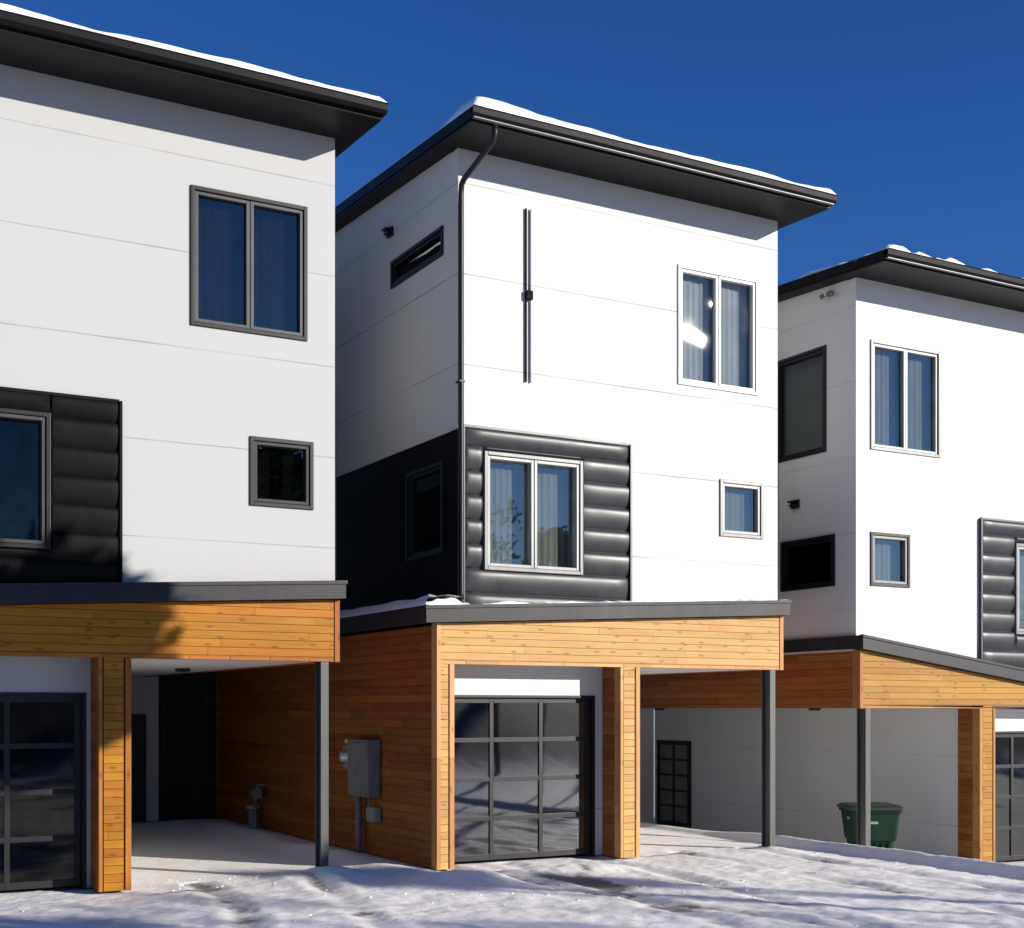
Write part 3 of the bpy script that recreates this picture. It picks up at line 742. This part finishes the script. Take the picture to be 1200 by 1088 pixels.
def put_tree(x, y, k, sc, label, group):
    z = gz(x, y)[0]
    T = thing('conifer', label, 'tree', (x, y, z), group); T.scale = (sc,)*3; T.rotation_euler = (0, 0, random.uniform(0, 6))
    for nm, me in zip(('crown', 'trunk'), cm[k]):
        o = bpy.data.objects.new(nm, me); C.objects.link(o); o.parent = T
    return T
rt = random.Random(5)
for k in range(46):
    x = rt.uniform(5, 95); y = rt.uniform(-62, -24)
    put_tree(x, y, rt.randrange(3), rt.uniform(.6, 1.05), 'dark conifer on the snowy slope across the street, reflected in the glass', 'conifers across the street')

def broad(name, loc, h0, h1, rx, n, label, leaf=.12, seed=1, limbs=9, sg=.28, nc=60):
    rd = random.Random(seed); T = thing(name, label, 'tree', loc); tk = .45 if name == 'young_tree' else 1
    bm = BM(); hc = (h0+h1)/2
    tube(bm, [(0, 0, -.3), (.05, 0, h0*.6), (0.1, .05, h0), (.1, 0, hc)], .1, 8, [.14*tk, .11*tk, .09*tk, .04*tk])
    ends = []
    for k in range(limbs):
        a = 2*PI*k/limbs+rd.uniform(-.3, .3); e = Vec((rx*.75*math.cos(a), rx*.75*math.sin(a), rd.uniform(h0+.1*(h1-h0), h1-.15*(h1-h0))))
        m = Vec((e.x*.45, e.y*.45, (h0*.85+e.z)/2)); tube(bm, [(0.05, 0, h0*.8), m, e], .04, 6, [.06, .035, .012]); ends += [m, e]
        for q in range(4):
            f = e+Vec((rd.uniform(-.6, .6), rd.uniform(-.6, .6), rd.uniform(-.3, .6))); tube(bm, [m.lerp(e, rd.uniform(.2, .9)), f], .01, 5, [.018, .005]); ends.append(f)
    link('trunk', bm, M['bark'], T, True)
    bm = BM(); clumps = [Vec((0, 0, 0))]
    for _ in range(nc):
        a = rd.uniform(0, 2*PI); b_ = rd.uniform(-1, 1); rr = rd.random()**.45
        clumps.append(Vec((rx*rr*math.cos(a)*math.sqrt(1-b_*b_), rx*rr*math.sin(a)*math.sqrt(1-b_*b_), hc+(h1-h0)/2*rr*b_)))
    for _ in range(n):
        c = rd.choice(clumps[1:]); p = c+Vec([rd.gauss(0, sg) for _ in range(3)])*(rx/2.6)
        nrm = Vec([rd.gauss(0, 1) for _ in range(3)]).normalized(); a = nrm.orthogonal().normalized()*leaf*rd.uniform(.6, 1.4); b2 = nrm.cross(a)*.55
        bm.faces.new([bm.verts.new(p-a), bm.verts.new(p+b2), bm.verts.new(p+a), bm.verts.new(p-b2)])
    link('crown', bm, M['needles'], T)
    return T
broad('bare_aspen', (23.4, -10.5, gz(23.4, -10.5)[0]), 4.0, 10.2, 2.2, 1500, 'loose crowned tall tree across the street, mirrored in the lower windows', .10, 12, 10)
broad('bare_aspen', (27.5, -8, gz(27.5, -8)[0]), 3.2, 7.6, 1.7, 900, 'shorter loose crowned tree beside the tall one across the street', .10, 13, 9)
SD = Vec((math.sin(R(37.6)), -math.cos(R(37.6)), 0))      # horizontal direction towards the sun
def sunpos(x, y, t): p = Vec((x, y, 0))+SD*t; return (p.x, p.y, gz(p.x, p.y)[0])
broad('pine_tree', sunpos(.5, 15.7, 15.5), 5.9, 7.6, 2.95, 34000, 'broad dark pine beside the street, shading the left garage', .19, 3, sg=.17, nc=170)
for nm_, (px_, py_, t_, z0_, z1_, rx_, n_, lb_) in enumerate((
    (7.05, 14.85, 24, -.25, .55, .75, 2600, 'slim young pine across the street with a full round top'),
    (9.0, 13.9, 27, -.30, .30, .42, 700, 'slim young pine across the street with the smallest thin top'),
    (2.4, 12.4, 23, -.6, .8, 1.3, 3200, 'slim pine across the street with the widest top'))):
    q = sunpos(px_, py_, t_); dz = .2924*t_-q[2]
    broad('young_tree', q, z0_+dz, z1_+dz, rx_, n_, lb_, .09, 20+nm_, 6, sg=.3)

# ------------------------------------------------------------------ sky, sun, camera
sc = bpy.context.scene
AZ, EL = 37.6, 16.3
w = bpy.data.worlds.new('World'); sc.world = w; w.use_nodes = True; nt = w.node_tree
bg = nt.nodes['Background']; sky = nt.nodes.new('ShaderNodeTexSky'); sky.sky_type = 'NISHITA'; sky.sun_disc = False
sky.sun_elevation = R(EL); sky.altitude = 2600; sky.air_density = 1.0; sky.dust_density = .2; sky.ozone_density = 4.0
tosun = Vec((math.sin(R(AZ))*math.cos(R(EL)), -math.cos(R(AZ))*math.cos(R(EL)), math.sin(R(EL))))
sky.sun_rotation = math.atan2(tosun.x, tosun.y)
hs = nt.nodes.new('ShaderNodeHueSaturation'); hs.inputs['Saturation'].default_value = 1.2; hs.inputs['Hue'].default_value = .512; nt.links.new(sky.outputs[0], hs.inputs['Color'])
nt.links.new(hs.outputs[0], bg.inputs[0]); bg.inputs[1].default_value = .096
sl = bpy.data.lights.new('sun', 'SUN'); sl.energy = 5.0; sl.angle = R(.5); sl.color = (1, .94, .85)
so = bpy.data.objects.new('sun', sl); C.objects.link(so); so.rotation_euler = (-tosun).to_track_quat('-Z', 'Y').to_euler()
cam = bpy.data.cameras.new('camera'); co = bpy.data.objects.new('camera', cam); C.objects.link(co)
co.location = (0, 0, 2.1); co.rotation_euler = (R(90), 0, R(-29.3)); cam.lens = 47.1; cam.sensor_width = 36; cam.shift_y = (831-544)/1200; cam.clip_end = 3000
sc.camera = co
sc.view_settings.view_transform = 'Standard'; sc.view_settings.look = 'None'; sc.view_settings.exposure = .42; sc.view_settings.gamma = 1
sc.cycles.max_bounces = 8; sc.cycles.transparent_max_bounces = 12
